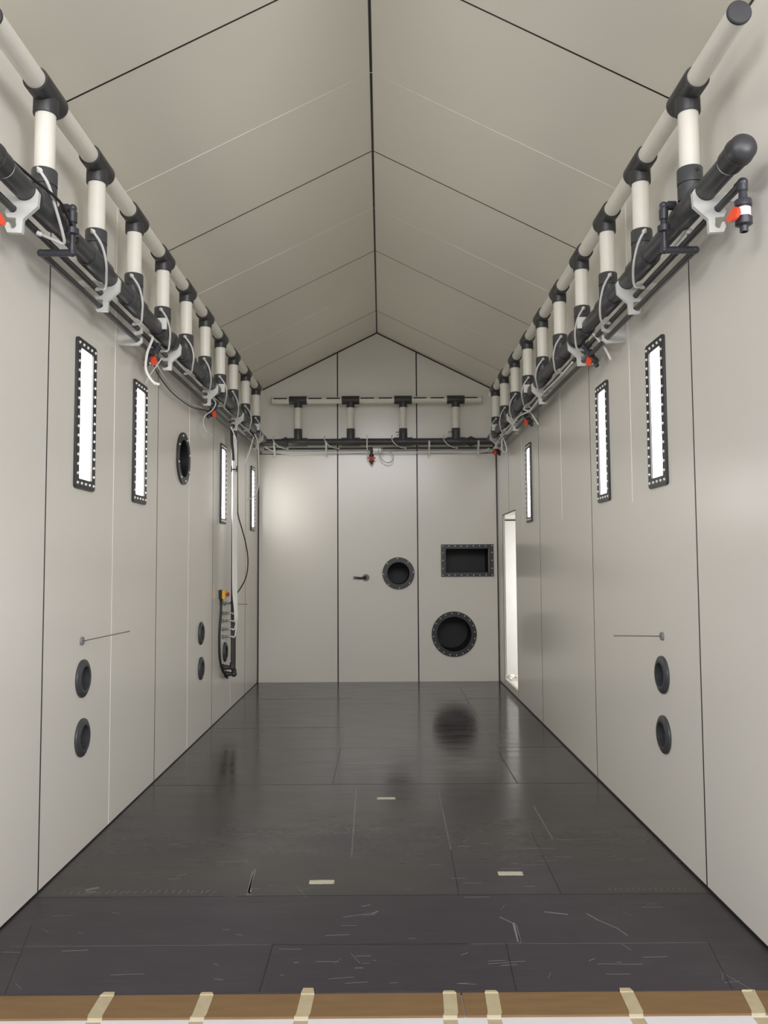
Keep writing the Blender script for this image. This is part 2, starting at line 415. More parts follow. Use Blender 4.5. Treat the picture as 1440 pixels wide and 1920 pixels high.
# thick plain pipe flanges
def flange(sx, y, z, label):
    T = TL if sx < 0 else TR
    t = thing('pipe_flange', label, 'pipe flange', (sx*HW, y, z), 'grey pipe flanges low on the side walls')
    MB(T).lathe([(-.001, .075), (-.001, .103), (.008, .105), (.013, .103), (.022, .084), (.024, .076), (.022, .066), (-.11, .066)], (0,0,0), (1,0,0), 48).obj('collar', M['grey'], t, ang=28)
    MB(T).lathe([(-.12, 0), (-.12, .068), (-.10, .0685), (-.10, .066), (-.105, 0)], (0,0,0), (1,0,0), 32).obj('plug', M['inside'], t)
for (y, z), l in zip(FLG_L, ['upper grey pipe flange of the near pair on the left wall, under the pin', 'lower grey pipe flange of the near pair on the left wall',
        'upper grey pipe flange of the far pair on the left wall', 'lower grey pipe flange of the far pair on the left wall', 'grey pipe flange under the hose barbs on the left wall']): flange(-1, y, z, l)
for (y, z), l in zip(FLG_R, ['upper grey pipe flange on the right wall, under the pin', 'lower grey pipe flange on the right wall']): flange(1, y, z, l)

# probe pins
def probe(T, loc, tip, label, r=.0235):
    t = thing('probe_pin', label, 'probe', loc, 'thin metal probe pins on the side walls')
    MB(T).lathe([(0, 0), (0, r), (.010, r), (.013, r-.003), (.013, 0)], (0,0,0), (1,0,0), 24).obj('disc', M['disc'], t)
    MB(T).tube([(.012, 0, 0), tip], .0030, 8, False).obj('rod', M['rod'], t)
probe(TL, (-HW, 4.551, 1.160), (.27, 0, .052), 'thin metal pin standing out of the left wall above the near flanges')
probe(TR, (HW, 4.569, 1.165), (.275, 0, .004), 'thin metal pin standing out of the right wall above the flanges')
probe(TL, (-HW, 8.66, 1.157), (.245, 0, -.004), 'thin metal pin on the left wall behind the emergency stop', .016)

t = thing('lever_handle', 'small grey lever handle on the end wall left of the smaller round port', 'handle', (-.165, YB, 1.387))
MB(TB).lathe([(0, 0), (0, .047), (.012, .047), (.016, .043), (.016, 0)], (0,0,0), (1,0,0), 32).obj('rosette', M['disc'], t)
MB(TB).prism([(.014, -.02), (.03, -.02), (.046, 0), (.03, .02), (.014, .02)], -.03, .01).tube([(.03, -.02, 0), (.045, -.07, -.006), (.052, -.14, .002)], .015, 12).obj('lever', M['black'], t)
MB(TB).ball((.055, -.148, .002), .021).obj('knob', M['disc'], t)

# ------------------------------------------------------------------ pipe manifolds
S = .170                                        # pipe axis distance from the wall
ZM, ZR = 3.165, 3.700                           # main pipe and slotted rail heights
RP, RF = .045, .055                             # pipe and fitting radii
RIS_L = [3.545, 4.205, 4.86, 5.51, 6.18, 6.85, 7.51, 8.17, 8.91, 9.65]
RIS_R = [3.555, 4.235, 4.885, 5.53, 6.23, 6.92, 7.62, 8.36, 9.10, 9.80]
RIS_B = [-1.060, -.356, .347, 1.053]
def shared_parts(T):
    d = {}
    tee = MB(T).lathe([(-.118, RP), (-.118, RF), (-.112, RF+.002), (.112, RF+.002), (.118, RF), (.118, RP)], (0,0,0), (0,1,0), 36)
    tee.lathe([(.03, RF-.001), (.096, RF), (.102, RF-.002), (.102, RP)], (0,0,0), (0,0,-1), 36)
    d['tee'] = tee.mesh('tee_fitting', M['black'])
    d['riser'] = MB(T).cyl((0,0,-.10), (0,0,-.355), RP, 32).mesh('riser_pipe', M['white_pipe'])
    so = MB(T).lathe([(-.125, RP), (-.125, RF), (-.119, RF+.003), (.119, RF+.003), (.125, RF), (.125, RP)], (0,0,0), (0,1,0), 36)
    so.lathe([(.03, RF), (.100, RF), (.100, RF-.004), (.105, RF-.004), (.105, RF+.001), (.172, RF+.001), (.176, RF-.001), (.176, RP-.001)], (0,0,0), (0,0,1), 36)
    d['socket'] = so.mesh('socket_tee', M['main'])
    d['nipple'] = MB(T).lathe([(0, .008), (.004, .008), (.004, .012), (.016, .012), (.016, .0075), (.03, .006), (.03, 0)], (0,0,0), (.15,-1,-.15), 12).mesh('hose_nipple', M['bolt'])
    return d
def manifold(T, loc, ris, y0, y1, m0, m1, label, side):
    """slotted rail above, risers, main pipe below; loc = on the wall, at main pipe height"""
    t = thing('pipe_manifold', label, 'pipework', loc, 'pipe manifolds around the walls')
    o = V(loc); P = shared_parts(T); dz = ZR - ZM
    def at(s, y, z): return T @ V((s, y, z))
    rail = MB(T).cyl((S, y0, dz), (S, y1, dz), RP, 36).obj('rail_pipe', M['white_pipe'], t)
    main = MB(T).cyl((S, m0, 0), (S, m1, 0), RP+.001, 36).obj('main_pipe', M['main'], t)
    for y in ris:
        link('tee_fitting', P['tee'], t, at(S, y, dz)); link('riser_pipe', P['riser'], t, at(S, y, dz))
        link('socket_tee', P['socket'], t, at(S, y, 0))
    return t, rail, P, at
def cap(T, t, y, z, d, long=.035):
    c = MB(T).lathe([(-.0, RP), (0, RP+.003), (.010, RP+.003), (.014, RP-.001), (.016, 0)], (S, y, z), (0, d, 0), 32)
    c.obj('end_cap', M['black'], t)
def main_cap(T, t, y, z):
    c = MB(T).lathe([(-.09, RP), (-.09, RF-.002), (-.02, RF-.001), (-.018, RF+.003), (-.008, RF+.003), (-.006, RF+.001), (.028, RF-.001), (.044, RF-.012), (.052, RF-.032), (.054, 0)], (S, y, z), (0, -1, 0), 36)
    c.obj('main_pipe_cap', M['black'], t)
    MB(T).lathe([(-.102, RP+.0005), (-.102, RP+.003), (-.092, RP+.003), (-.092, RP+.0005)], (S, y, z), (0, -1, 0), 32).obj('cap_seal', M['label'], t)
def drop(T, t, y):
    """inlet elbow from the main pipe down to the lower thin pipe"""
    a = .257
    e = MB(T).tube([(S+.03, y, .055), (a-.02, y, .055), (a-.006, y, .052), (a, y, .04), (a, y, -.005)], .017, 16, False)
    e.cyl((a-.02, y, .055), (a-.055, y, .055), .0205, 18).cyl((a, y, .035), (a, y, -.012), .0205, 18)
    e.ball((a, y, .055), .0185)
    e.lathe([(0, .012), (0, .014), (.03, .017), (.032, .029), (.058, .029), (.062, .019), (.064, .013), (.13, .013)], (a, y, -.01), (0,0,-1), 20)
    e.cyl((a, y, -.115), (a, y, -.16), .0175, 18).ball((a, y, -.155), .0185)
    e.cyl((a, y, -.155), (.120, y, -.155), .0165, 18).ball((.115, y, -.155), .018)
    return e.obj('inlet_elbow', M['union'], t)
for T, sx, ris, name, y1 in ((TL, -1, RIS_L, 'left', 10.0), (TR, 1, RIS_R, 'right', 10.15)):
    t, rail, P, at = manifold(T, (sx*HW, 0, ZM), ris, 3.02, y1, 3.06, 10.28, 'long white slotted rail on black and white risers along the %s wall' % name, name)
    cap(T, t, 3.025, ZR-ZM, -1); main_cap(T, t, 3.05, 0)
    drop(T, t, 3.655)
    for i, y in enumerate(ris):
        if name == 'right' and i == 0:           # its hose is missing: open hole in the collar
            MB(T).cyl((S-.012, y-.050, .150), (S-.0125, y-.0563, .150), .009, 16).obj('open_port', M['inside'], t); continue
        link('hose_nipple', P['nipple'], t, at(S+.004, y-.052, .150))
    # split coupling in the main pipe
    yc = 5.72
    MB(T).lathe([(-.05, RP), (-.05, RF), (-.012, RF+.002), (-.012, RF+.010), (.012, RF+.010), (.012, RF+.002), (.05, RF), (.05, RP)], (S, yc-.02, 0), (0,1,0), 36).obj('coupling', M['black'], t)
# end wall manifold
t, rail, P, at = manifold(TB, (0, YB, ZM), RIS_B, -1.412, 1.400, -1.60, 1.60, 'shorter white slotted rail on four risers across the end wall', 'back')
for o in list(t.children):
    if o.name.startswith(('tee_fitting', 'rail_pipe')): o.location.z += .065
    if o.name.startswith('riser_pipe'): o.location.z = .622; o.scale.z = 1.2
for o in list(t.children):
    if o.name.startswith(('socket_tee', 'main_pipe')): o.location.z += .035
for y in (-1.412, 1.400):
    s = 1 if y > 0 else -1
    MB(TB).lathe([(-.001, RP), (-.001, RP+.0005), (.006, RP+.0005), (.006, RP-.006), (.004, 0)], (S, y, ZR-ZM+.065), (0, s, 0), 32).obj('end_cap', M['disc'], t)
for y0, y1 in ((-1.385, -1.205), (-.92, -.742), (-.68, -.50), (-.22, -.04), (.02, .20), (.485, .66), (.715, .895), (1.165, 1.345)):
    sl_ = MB(TB); a = math.radians(24); cy, cz = S + math.cos(a)*(RP-.0005), math.sin(a)*(RP-.0005) + ZR-ZM+.065
    for aa in (18, 25, 32):
        a = math.radians(aa); nn = V((math.cos(a), 0, math.sin(a)))
        q = V((S, 0, ZR-ZM+.065)) + nn*(RP+.0004)
        sl_.strip((q.x, y0, q.z), (q.x, y1, q.z), nn, .0075, .0004)
    sl_.obj('slot', M['inside'], t)
for y in (-1.225, 1.252):
    MB(TB).lathe([(-.05, RP), (-.05, RF), (-.018, RF), (-.018, RF+.013), (.018, RF+.013), (.018, RF), (.05, RF), (.05, RP)], (S, y, .035), (0,1,0), 36).obj('coupling', M['black'], t)
for y in RIS_B:
    MB(TB).tube([(S-.01, y+(-.055 if y > 0 else .0), .17), (S-.02, y+(-.10 if y > 0 else .0), .165)], .007, 8, False).obj('hose_nipple', M['disc'], t)

# ------------------------------------------------------------------ brackets and clips
BR = [(.132,-.002),(.116,.013),(.1165,-.012),(.109,-.030),(.094,-.045),(.083,-.050)]
def bracket_outline():
    c = [(S + .0475*math.cos(math.radians(a)), .0475*math.sin(math.radians(a))) for a in range(8, -140, -9)]  # cradle, inside to wall side
    out = c + [(S-.058, -.020), (S-.080, -.012), (0, -.012), (0, -.050), (S-.085, -.050),
               (S-.066, -.058)]
    out += [(S-.048 + .017*math.cos(math.radians(a)), -.082 + .017*math.sin(math.radians(a))) for a in (110, 60, 20, -20, -60, -90, -120, -150)]
    out += [(S-.074, -.082), (S-.083, -.095), (S-.072, -.118), (S-.034, -.122), (S-.034, -.142)]
    out += [(S-.048 + .0165*math.cos(math.radians(a)), -.152 + .0165*math.sin(math.radians(a))) for a in (0, -40, -80, -110)]
    out += [(S-.064, -.140), (S-.074, -.140), (S-.080, -.160), (S-.070, -.184), (S-.008, -.187), (S-.005, -.128), (S+.056, -.072), (S+.060, -.012)]
    return out
def bracket(T, loc, label):
    return tag(MB(T).prism(bracket_outline(), -.011, .011).obj('pipe_bracket', M['bracket'], None, loc, 20), label, 'bracket', 'milky pipe brackets')
BRL = [3.36, 4.43, 5.80, 7.13, 8.47, 9.88]
BRR = [3.39, 4.52, 5.73, 7.14, 8.59, 9.95]
for T, sx, ys, nm in ((TL, -1, BRL, 'left'), (TR, 1, BRR, 'right')):
    for i, y in enumerate(ys): bracket(T, (sx*HW, y, ZM), 'milky plastic pipe bracket, %s from the front under the %s wall pipes' % (ORD[i], nm))
for i, x in enumerate((-1.375, -.683, .692, 1.349)): bracket(TB, (x, YB, ZM+.035), 'milky plastic pipe bracket, %s from the left under the end wall pipe' % ORD[i])
def clip(T, loc, label):
    poly = [(0, -.05), (0, -.185), (.05, -.19), (.125, -.190), (.150, -.170), (.150, -.140), (.140, -.140), (.136, -.160), (.12, -.168), (.104, -.156), (.10, -.128),
            (.125, -.122), (.150, -.108), (.150, -.075), (.141, -.072), (.136, -.092), (.122, -.100), (.106, -.090), (.098, -.060), (.06, -.03)]
    tag(MB(T).prism(poly, -.010, .010).obj('pipe_clip', M['bracket'], None, loc, 20), label, 'clip', 'small milky clips for the thin pipes')
for T, sx, nm in ((TL, -1, 'left'), (TR, 1, 'right')):
    clip(T, (sx*HW, 5.12, ZM), 'small forked milky clip holding the thin pipes on the %s wall' % nm)
# hose holder tabs on the room side of the main pipe
def tab(T, loc, label):
    tag(MB(T).prism([(S+.008, .047), (S+.033, .034), (S+.046, .010), (S+.047, -.022), (S+.078, -.022), (S+.078, .046), (S+.072, .052), (S+.008, .052)], -.008, .008).obj('hose_tab', M['bracket'], None, loc, 20),
        label, 'clip', 'milky hose tabs on the main pipes')
for T, sx, ys, nm in ((TL, -1, (5.33, 7.33, 9.45), 'left'), (TR, 1, (5.36, 7.42, 9.58), 'right')):
    for i, y in enumerate(ys): tab(T, (sx*HW, y, ZM), 'milky square tab gripping the %s main pipe, %s from the front' % (nm, ORD[i]))

# ------------------------------------------------------------------ thin supply pipes with valves
P1S, P1Z, P2S, P2Z, RT = .122, -.082, .122, -.152, .0155
def valve_parts(T, t, o, d, hd, with_label=False):
    """ball valve: o start, d direction down the body, hd direction of the handle"""
    o, d, hd = V(o), V(d).normalized(), V(hd).normalized()
    b = MB(T).lathe([(-.02, .0185), (.0, .0185), (.003, .0155), (.032, .018), (.036, .031), (.040, .033), (.062, .033), (.065, .027), (.108, .027),
                     (.110, .033), (.136, .033), (.140, .026), (.142, .0165), (.165, .0165), (.165, .011), (.14, .011), (.14, 0)], o, d, 24)
    b.cyl(o + d*.09, o + d*.09 + hd*.045, .009, 12)
    v = b.obj('valve', M['union'], t)
    q = o + d*.09 + hd*.045
    side = d.cross(hd).normalized()
    h = MB(T); n = 14; A, B = [], []
    for k in range(n):
        a = 2*PI*k/n; u = .036*math.cos(a) + .010; w = .021*math.sin(a)*(1.1 - .4*math.cos(a))
        p = q + (-d*.55 + hd*.83).normalized()*0 + (d*.75 - hd*-.35).normalized()*(-u+.02) + side*w
        A.append(h.v(p - hd*.004)); B.append(h.v(p + hd*.016))
    h.face(A); h.face(B[::-1])
    for k in range(n): h.face([A[k], A[(k+1)%n], B[(k+1)%n], B[k]])
    # raised grip
    for sg in (-1, 1): pass
    h.obj('handle', M['red'], v)
    if with_label:
        MB(T).lathe([(.070, .0272), (.070, .0276), (.104, .0276), (.104, .0272)], o, d, 24).obj('label', M['label'], v)
    return v
for T, sx, nm, vs in ((TL, -1, 'left', (5.50, 7.48)), (TR, 1, 'right', (5.58, 8.02, 10.22))):
    t = thing('supply_pipe', 'thin dark upper supply pipe with red-handled valves under the %s manifold' % nm, 'pipe', (sx*HW, 0, ZM), 'thin supply pipes under the manifolds')
    MB(T).cyl((P1S, 3.145, P1Z), (P1S, 10.40, P1Z), RT, 20).obj('pipe', M['black'], t)
    MB(T).ball((P1S, 3.145, P1Z), .021).cyl((P1S, 3.145, P1Z), (P1S, 3.185, P1Z), .020, 20, .002).cyl((P1S, 3.145, P1Z), (P1S, 3.145, P1Z-.035), .020, 20, .002).obj('elbow', M['union'], t)
    valve_parts(T, t, (P1S, 3.145, P1Z-.035), (0, 0, -1), (.9, -.45, -.1), True)
    for y in vs:
        MB(T).cyl((P1S, y-.04, P1Z), (P1S, y+.04, P1Z), .021, 20, .003).obj('tee_fitting', M['union'], t)
        valve_parts(T, t, (P1S+.02, y, P1Z-.012), (-.42, -.25, -.85), (.6, -.65, -.45))
    t = thing('supply_pipe', 'thin dark lower supply pipe from the inlet elbow, nearest the %s wall' % nm, 'pipe', (sx*HW, 0, ZM), 'thin supply pipes under the manifolds')
    MB(T).cyl((P2S-.006, 3.66, P2Z-.003), (P2S-.006, 10.40, P2Z-.003), RT, 20).obj('pipe', M['black'], t)
    MB(T).lathe([(0, 0), (0, RT+.003), (.03, RT+.003), (.03, 0)], (P2S-.006, 10.39, P2Z-.003), (0,1,0), 20).obj('end_cap', M['union'], t)
t = thing('supply_pipe', 'thin dark supply pipe with a hanging valve across the end wall', 'pipe', (0, YB, ZM), 'thin supply pipes under the manifolds')
MB(TB).cyl((P1S, -1.52, -.047), (P1S, -.085, -.047), .014, 20).obj('pipe', M['black'], t)
MB(TB).cyl((P1S, .045, -.047), (P1S, 1.55, -.047), .014, 20).obj('pipe', M['black'], t)
MB(TB).ball((P1S, -.08, -.047), .021).cyl((P1S, -.08, -.047), (P1S, -.08, -.10), .019, 16).cyl((P1S, -.08, -.047), (P1S, -.125, -.047), .019, 16).obj('elbow', M['union'], t)
v = valve_parts(TB, t, (P1S, -.08, -.095), (0, 0, -1), (1, 0, 0))
MB(TB).prism([(P1S+.035, -.195), (P1S+.058, -.195), (P1S+.058, -.170), (P1S+.035, -.170)], -.133, -.027).obj('handle', M['dark_red'], v)

# ------------------------------------------------------------------ hoses from the risers
def hose(T, loc, pts, label, group, r=.0068, m='hose', cat='hose', name='hose', nut=True):
    o = MB(T).tube(pts, r, 10).obj(name, M[m], None, loc)
    tag(o, label, cat, group)
    if nut:
        e = V(pts[-1]); d = (e - V(pts[-2])).normalized()
        MB(T).lathe([(-.012, .010), (-.012, .011), (.010, .011), (.010, .008), (.014, 0)], e, d, 12).obj('hose_nut', M['bolt'], o)
    return o
random.seed(11)
for T, sx, ris, nm in ((TL, -1, RIS_L, 'left'), (TR, 1, RIS_R, 'right')):
    for i, y in enumerate(ris):
        if nm == 'right' and i == 0: continue
        j = random.uniform(-.012, .012); b = random.uniform(.0, .014)
        y1 = y + (.03 if nm == 'left' else .0) + j - .015
        pts = [(S+.006, y-.080, .148), (S+.014, y-.094, .140), (S+.048+b, y-.085+j, .075), (S+.060+b, y-.05+j, .0), (S+.050, y+.01+j, -.055), (S+.022, y+.075+j, -.098), (P1S+.020, y+.105+j, -.096)]
        if i == 0: pts = [(S+.006, y-.080, .148), (S+.014, y-.094, .140), (S+.05, y-.08, .08), (S+.063, y-.03, .0), (S+.070, y+.04, -.09), (S+.062, y+.075, -.125), (S+.03, y+.055, -.118), (P1S+.02, y+.02, -.1)]
        hose(T, (sx*HW, 0, ZM), pts, 'grey hose looping from the %s riser from the front on the %s wall' % (ORD[i], nm), 'grey hoses at the risers')
hose(TR, (HW, 0, ZM), [(S+.03, 3.86, -.055), (S+.0, 3.86, -.075), (P1S+.035, 3.82, -.075), (P1S+.020, 3.72, -.052), (P1S+.016, 3.66, -.065)], 'short grey hose tucked behind the inlet elbow on the right wall', 'grey hoses at the risers')
for i, x in enumerate(RIS_B + [-.05]):
    if i < 4:
        x0 = (-1.375, -.69, .205, .895)[i] - .0
        pts = [(S+.01, x0-.005, .115), (S+.045, x0-.015, .085), (S+.060, x0, .035), (S+.055, x0+.045, -.015), (S+.02, x0+.11, -.044), (P1S+.02, x0+.17, -.047)]
        hose(TB, (0, YB, ZM), pts, 'grey hose curling over the end wall main pipe, %s from the left' % ORD[i], 'grey hoses on the end wall', .0075)
hose(TB, (0, YB, ZM), [(S+.0, -.135, .12), (S+.052, -.137, .085), (S+.052, -.136, -.04), (P1S+.03, -.135, -.11), (P1S+.03, -.134, -.18)], 'straight white hose hanging beside the end wall valve', 'grey hoses on the end wall', .008, 'hose_white', nut=False)
hose(TB, (0, YB, ZM), [(P1S+.02, .01, -.045), (P1S+.028, .022, -.11), (P1S+.03, .05, -.19), (P1S+.04, .10, -.235), (P1S+.05, .16, -.245), (P1S+.04, .21, -.20), (P1S+.03, .20, -.13), (P1S+.02, .15, -.085)], 'clear hose loop hanging right of the end wall valve', 'grey hoses on the end wall', .006, nut=False)
hose(TB, (0, YB, ZM), [(P1S+.0, .062, .03), (P1S+.03, .062, -.05), (P1S+.03, .066, -.13)], 'short clear hose end hanging behind the end wall loop', 'grey hoses on the end wall', .006, nut=False)
# white tubes lying along the end wall under the pipes
for i, (zz, dx) in enumerate(((-.084, 0), (-.106, .012))):
    hose(TB, (0, YB, ZM), [(.20, -1.50, -.02-.02*i), (.15-dx, -1.42, -.065), (.10-dx, -1.28, zz), (.085-dx, -.9, zz-.004), (.085-dx, -.3, zz+.003), (.085-dx, .3, zz-.003), (.085-dx, .9, zz+.002), (.10-dx, 1.38, zz), (.16-dx, 1.5, zz+.03)],
         'white tube running under the end wall pipes, %s of two' % ('upper', 'lower')[i], 'white tubes along the end wall', .0055, 'hose_white', nut=False)
# open-ended hoses at the valves
hose(TL, (-HW, 0, ZM), [(P1S+.02, 5.30, -.07), (P1S+.045, 5.28, -.10), (P1S+.03, 5.22, -.21), (P1S+.035, 5.18, -.33), (P1S+.075, 5.20, -.405), (P1S+.11, 5.22, -.418)], 'white open-ended hose hanging below the first left wall valve along the pipe', 'loose hoses at the valves', .0085, 'hose_white', nut=False)
hose(TL, (-HW, 0, ZM), [(P1S+.02, 5.60, -.15), (.10, 5.62, -.20), (.06, 5.60, -.27), (.04, 5.58, -.33)], 'thin clear hose end dangling near the left wall seam', 'loose hoses at the valves', .005, nut=False)
hose(TL, (-HW, 0, ZM), [(P1S+.02, 7.28, -.08), (P1S+.05, 7.30, -.13), (P1S+.02, 7.28, -.20), (P1S-.04, 7.25, -.26), (P1S-.03, 7.2, -.38), (P1S+.02, 7.3, -.43)], 'clear hose dangling from the second left wall valve', 'loose hoses at the valves', .006, nut=False)
hose(TR, (HW, 0, ZM), [(P1S+.02, 5.36, -.06), (P1S+.01, 5.34, -.08), (P1S-.03, 5.28, -.17), (P1S-.055, 5.22, -.27)], 'white hose slanting down beside the nearest in-line valve on the right wall', 'loose hoses at the valves', .0085, 'hose_white', nut=False)
hose(TR, (HW, 0, ZM), [(P1S+.03, 7.80, -.05), (P1S+.06, 7.78, -.11), (P1S+.02, 7.72, -.14), (P1S-.01, 7.70, -.19), (P1S-.05, 7.66, -.28)], 'white hose hanging behind the third right wall valve', 'loose hoses at the valves', .007, 'hose_white', nut=False)
hose(TR, (HW, 0, ZM), [(P1S+.035, 5.9, -.12), (P1S+.03, 6.4, -.125), (P1S+.03, 7.0, -.118), (P1S+.035, 7.6, -.15), (P1S+.05, 8.2, -.11), (P1S+.035, 8.9, -.13), (P1S+.04, 9.5, -.12), (P1S+.06, 9.9, -.19)], 'long white tube running along the right wall thin pipes', 'loose hoses at the valves', .008, 'hose_white', nut=False)
hose(TR, (HW, 0, ZM), [(P1S+.05, 9.45, -.09), (P1S+.02, 9.4, -.15), (P1S-.01, 9.36, -.27), (P1S+.01, 9.40, -.31), (P1S+.03, 9.46, -.26), (P1S+.03, 9.46, -.14)], 'white hose loop hanging in the far right corner', 'loose hoses at the valves', .007, 'hose_white', nut=False)
hose(TL, (-HW, 0, ZM), [(P1S+.06, 9.5, -.06), (P1S+.07, 9.7, -.15), (P1S+.07, 9.75, -.4), (P1S+.06, 9.8, -.65), (P1S-.0, 9.8, -.78), (P1S-.06, 9.75, -.81)], 'white hose dangling in front of the furthest left window', 'loose hoses at the valves', .007, 'hose_white', nut=False)
hose(TL, (-HW, 0, ZM), [(P1S+.07, 9.35, -.12), (P1S+.03, 9.3, -.3), (P1S-.02, 9.25, -.46)], 'white hose end hanging in the far left corner', 'loose hoses at the valves', .007, 'hose_white', nut=False)
# black cables
tag(MB(TL).tube([(S+.01, 3.22, .056), (S+.03, 3.36, .052), (S+.085, 3.50, .020), (S+.088, 3.60, -.015), (S+.085, 3.72, -.055), (S+.05, 3.80, -.07)], .0065, 10).obj('cable', M['rubber'], None, (-HW, 0, ZM)),
    'black cable laid over the front end of the left main pipe', 'cable', 'black cables on the left wall')
tag(MB(TL).tube([(.10, 5.55, -.17), (.07, 5.75, -.215), (.06, 6.2, -.262), (.06, 6.8, -.255), (.07, 7.15, -.215), (.10, 7.4, -.19), (.10, 7.9, -.20), (.10, 8.45, -.185)], .0045, 10).obj('cable', M['rubber'], None, (-HW, 0, ZM)),
    'black cable sagging along the left wall under the pipes', 'cable', 'black cables on the left wall')
tag(MB(TL).tube([(.11, 5.57, -.165), (.09, 5.75, -.195), (.075, 6.2, -.235), (.075, 6.8, -.23), (.085, 7.15, -.20)], .0045, 10).obj('hose', M['hose'], None, (-HW, 0, ZM)),
    'grey hose sagging with the black cable on the left wall', 'hose', 'loose hoses at the valves')

# ------------------------------------------------------------------ feed pipes, fittings and emergency stop at the far left
def feed(y, s, z0, ztop, label):
    t = thing('feed_pipe', label, 'pipe', (-HW, y, z0), 'black upright feed pipes')
    MB(TL).cyl((s, 0, 0), (s, 0, ztop-z0), .018, 18).obj('upright_pipe', M['black'], t)
    MB(TL).ball((s, 0, 0), .032).cyl((s, 0, 0), (s, 0, .05), .026, 18, .003).cyl((s, 0, 0), (.045, 0, 0), .022, 18).obj('elbow', M['black'], t)
    MB(TL).lathe([(0, .036), (.014, .036), (.018, .028), (.05, .026), (.05, 0)], (0,0,0), (1,0,0), 20).obj('wall_collar', M['black'], t)
    for z in (.9, 1.5, 2.1):
        if z0 < .45: MB(TL).cyl((s, 0, z), (s, 0, z+.02), .021, 18).obj('pipe_clamp', M['black'], t)
feed(8.576, .102, .505, 3.06, 'black upright feed pipe nearer the emergency stop with the higher elbow')
feed(8.700, .098, .420, 3.00, 'black upright feed pipe with the lower elbow beside the far left wall')
def barb(z, label, short=False):
    t = thing('hose_barb', label, 'fitting', (-HW, 8.545, z), 'metal hose barbs on the left wall')
    MB(TL).lathe([(0, .011), (.004, .024), (.018, .024), (.022, .013), (.034, .013), (.036, .021), (.050, .021), (.052, .010), (.075, .010), (.075, 0)], (0,0,0), (1,0,0), 6).obj('nut', M['steel'], t, ang=20)
    if not short:
        MB(TL).lathe([(.07, .009)] + [(.075+.012*k+d, r) for k in range(3) for d, r in ((0, .013), (.011, .009))] + [(.112, .008), (.112, 0)], (0,0,0), (1,0,0), 14).obj('barb', M['steel'], t)
ZB = [1.068, .990, .904, .826]
for z, l in zip(ZB, ['topmost metal hose barb below the cable gland on the left wall', 'second metal hose barb from the top on the left wall', 'third metal hose barb from the top on the left wall', 'lowest metal hose barb, just above the flange on the left wall']): barb(z, l)
t = thing('cable_gland', 'metal cable gland below the emergency stop on the left wall', 'fitting', (-HW, 8.545, 1.173))
MB(TL).lathe([(0, .011), (.004, .024), (.018, .024), (.022, .013), (.034, .013), (.036, .021), (.050, .021), (.055, .009), (.08, .008), (.08, 0)], (0,0,0), (1,0,0), 6).obj('nut', M['steel'], t, ang=20)
for i, z in enumerate(ZB):
    d = .011*(i-1.5)
    pts = [(.105, 8.543, z), (.125, 8.538, z-.006), (.142, 8.53, z+.035), (.155+d*.5, 8.50+d, .98+.02*i), (.150+d*.6, 8.49+d, 1.12), (.138+d, 8.50+d, 1.3), (.132+d, 8.51+d, 1.7), (.130+d, 8.51+d, 2.2), (.130+d, 8.505+d, 2.6), (.128+d, 8.50+d, 2.85), (.122+d*.6, 8.44, 2.97-.01*i), (.118, 8.33, 3.03-.012*i)]
    tag(MB(TL).tube(pts, .0075, 10).obj('hose', M['hose_white'], None, (-HW, 0, 0)), 'white hose rising in the bundle from the %s hose barb on the left wall' % ('topmost', 'second', 'third', 'lowest')[i], 'hose', 'white hose bundle by the feed pipes')
tag(MB(TL).tube([(.08, 8.545, 1.173), (.11, 8.54, 1.20), (.13, 8.62, 1.26), (.16, 8.75, 1.33), (.20, 8.85, 1.45), (.215, 8.86, 1.62), (.195, 8.83, 1.80), (.155, 8.78, 1.98), (.125, 8.755, 2.10), (.118, 8.75, 2.25), (.115, 8.74, 2.9)], .0065, 10).obj('cable', M['rubber'], None, (-HW, 0, 0)),
    'thin black cable bowing out from the feed pipes below the far window', 'cable', 'black cables on the left wall')
t = thing('emergency_stop', 'yellow and black emergency stop box with red button on the left wall', 'switch', (-HW, 8.385, 1.27))
MB(TL).box((0, -.037, -.045), (.036, .037, .045)).obj('housing', M['rubber'], t)
MB(TL).prism([(.036, -.043), (.060, -.043), (.068, -.036), (.068, .036), (.060, .043), (.036, .043)], -.036, .036).obj('cover', M['yellow'], t)
MB(TL).lathe([(.066, .013), (.080, .012), (.082, .020), (.098, .020), (.103, .016), (.103, 0)], (0,0,0), (1,0,0), 24).obj('button', M['dark_red'], t)
MB(TL).lathe([(.0, .0), (0, .017), (.02, .017), (.026, .012), (.045, .010), (.045, 0)], (.020, 0, -.043), (0,0,-1), 16).obj('gland', M['rubber'], t)
tag(MB(TL).tube([(.020, 8.385, 1.185), (.020, 8.38, 1.10), (.014, 8.36, .95), (.012, 8.35, .80), (.014, 8.37, .62), (.03, 8.42, .50), (.045, 8.51, .435), (.045, 8.60, .395), (.030, 8.68, .385)], .012, 12).obj('cable', M['rubber'], None, (-HW, 0, 0)),
    'thick black cable hanging straight down from the emergency stop', 'cable', 'black cables on the left wall')
tag(MB(TL).tube([(.105, 8.36, 3.05), (.108, 8.43, 2.98), (.108, 8.45, 2.86), (.118, 8.45, 2.75), (.122, 8.455, 2.66)], .015, 12).obj('cable_sleeve', M['rubber'], None, (-HW, 0, 0)), 'short thick black sleeve beside the top of the white hose bundle', 'cable')
tag(MB(TL).box((.112, 8.44, 2.56), (.165, 8.46, 2.572)).box((.157, 8.44, 2.54), (.168, 8.46, 2.60)).box((.104, 8.44, 2.54), (.113, 8.46, 2.60)).obj('hose_clamp', M['black'], None, (-HW, 0, 0)), 'black clamp gripping the white hose bundle on the left wall', 'clamp')

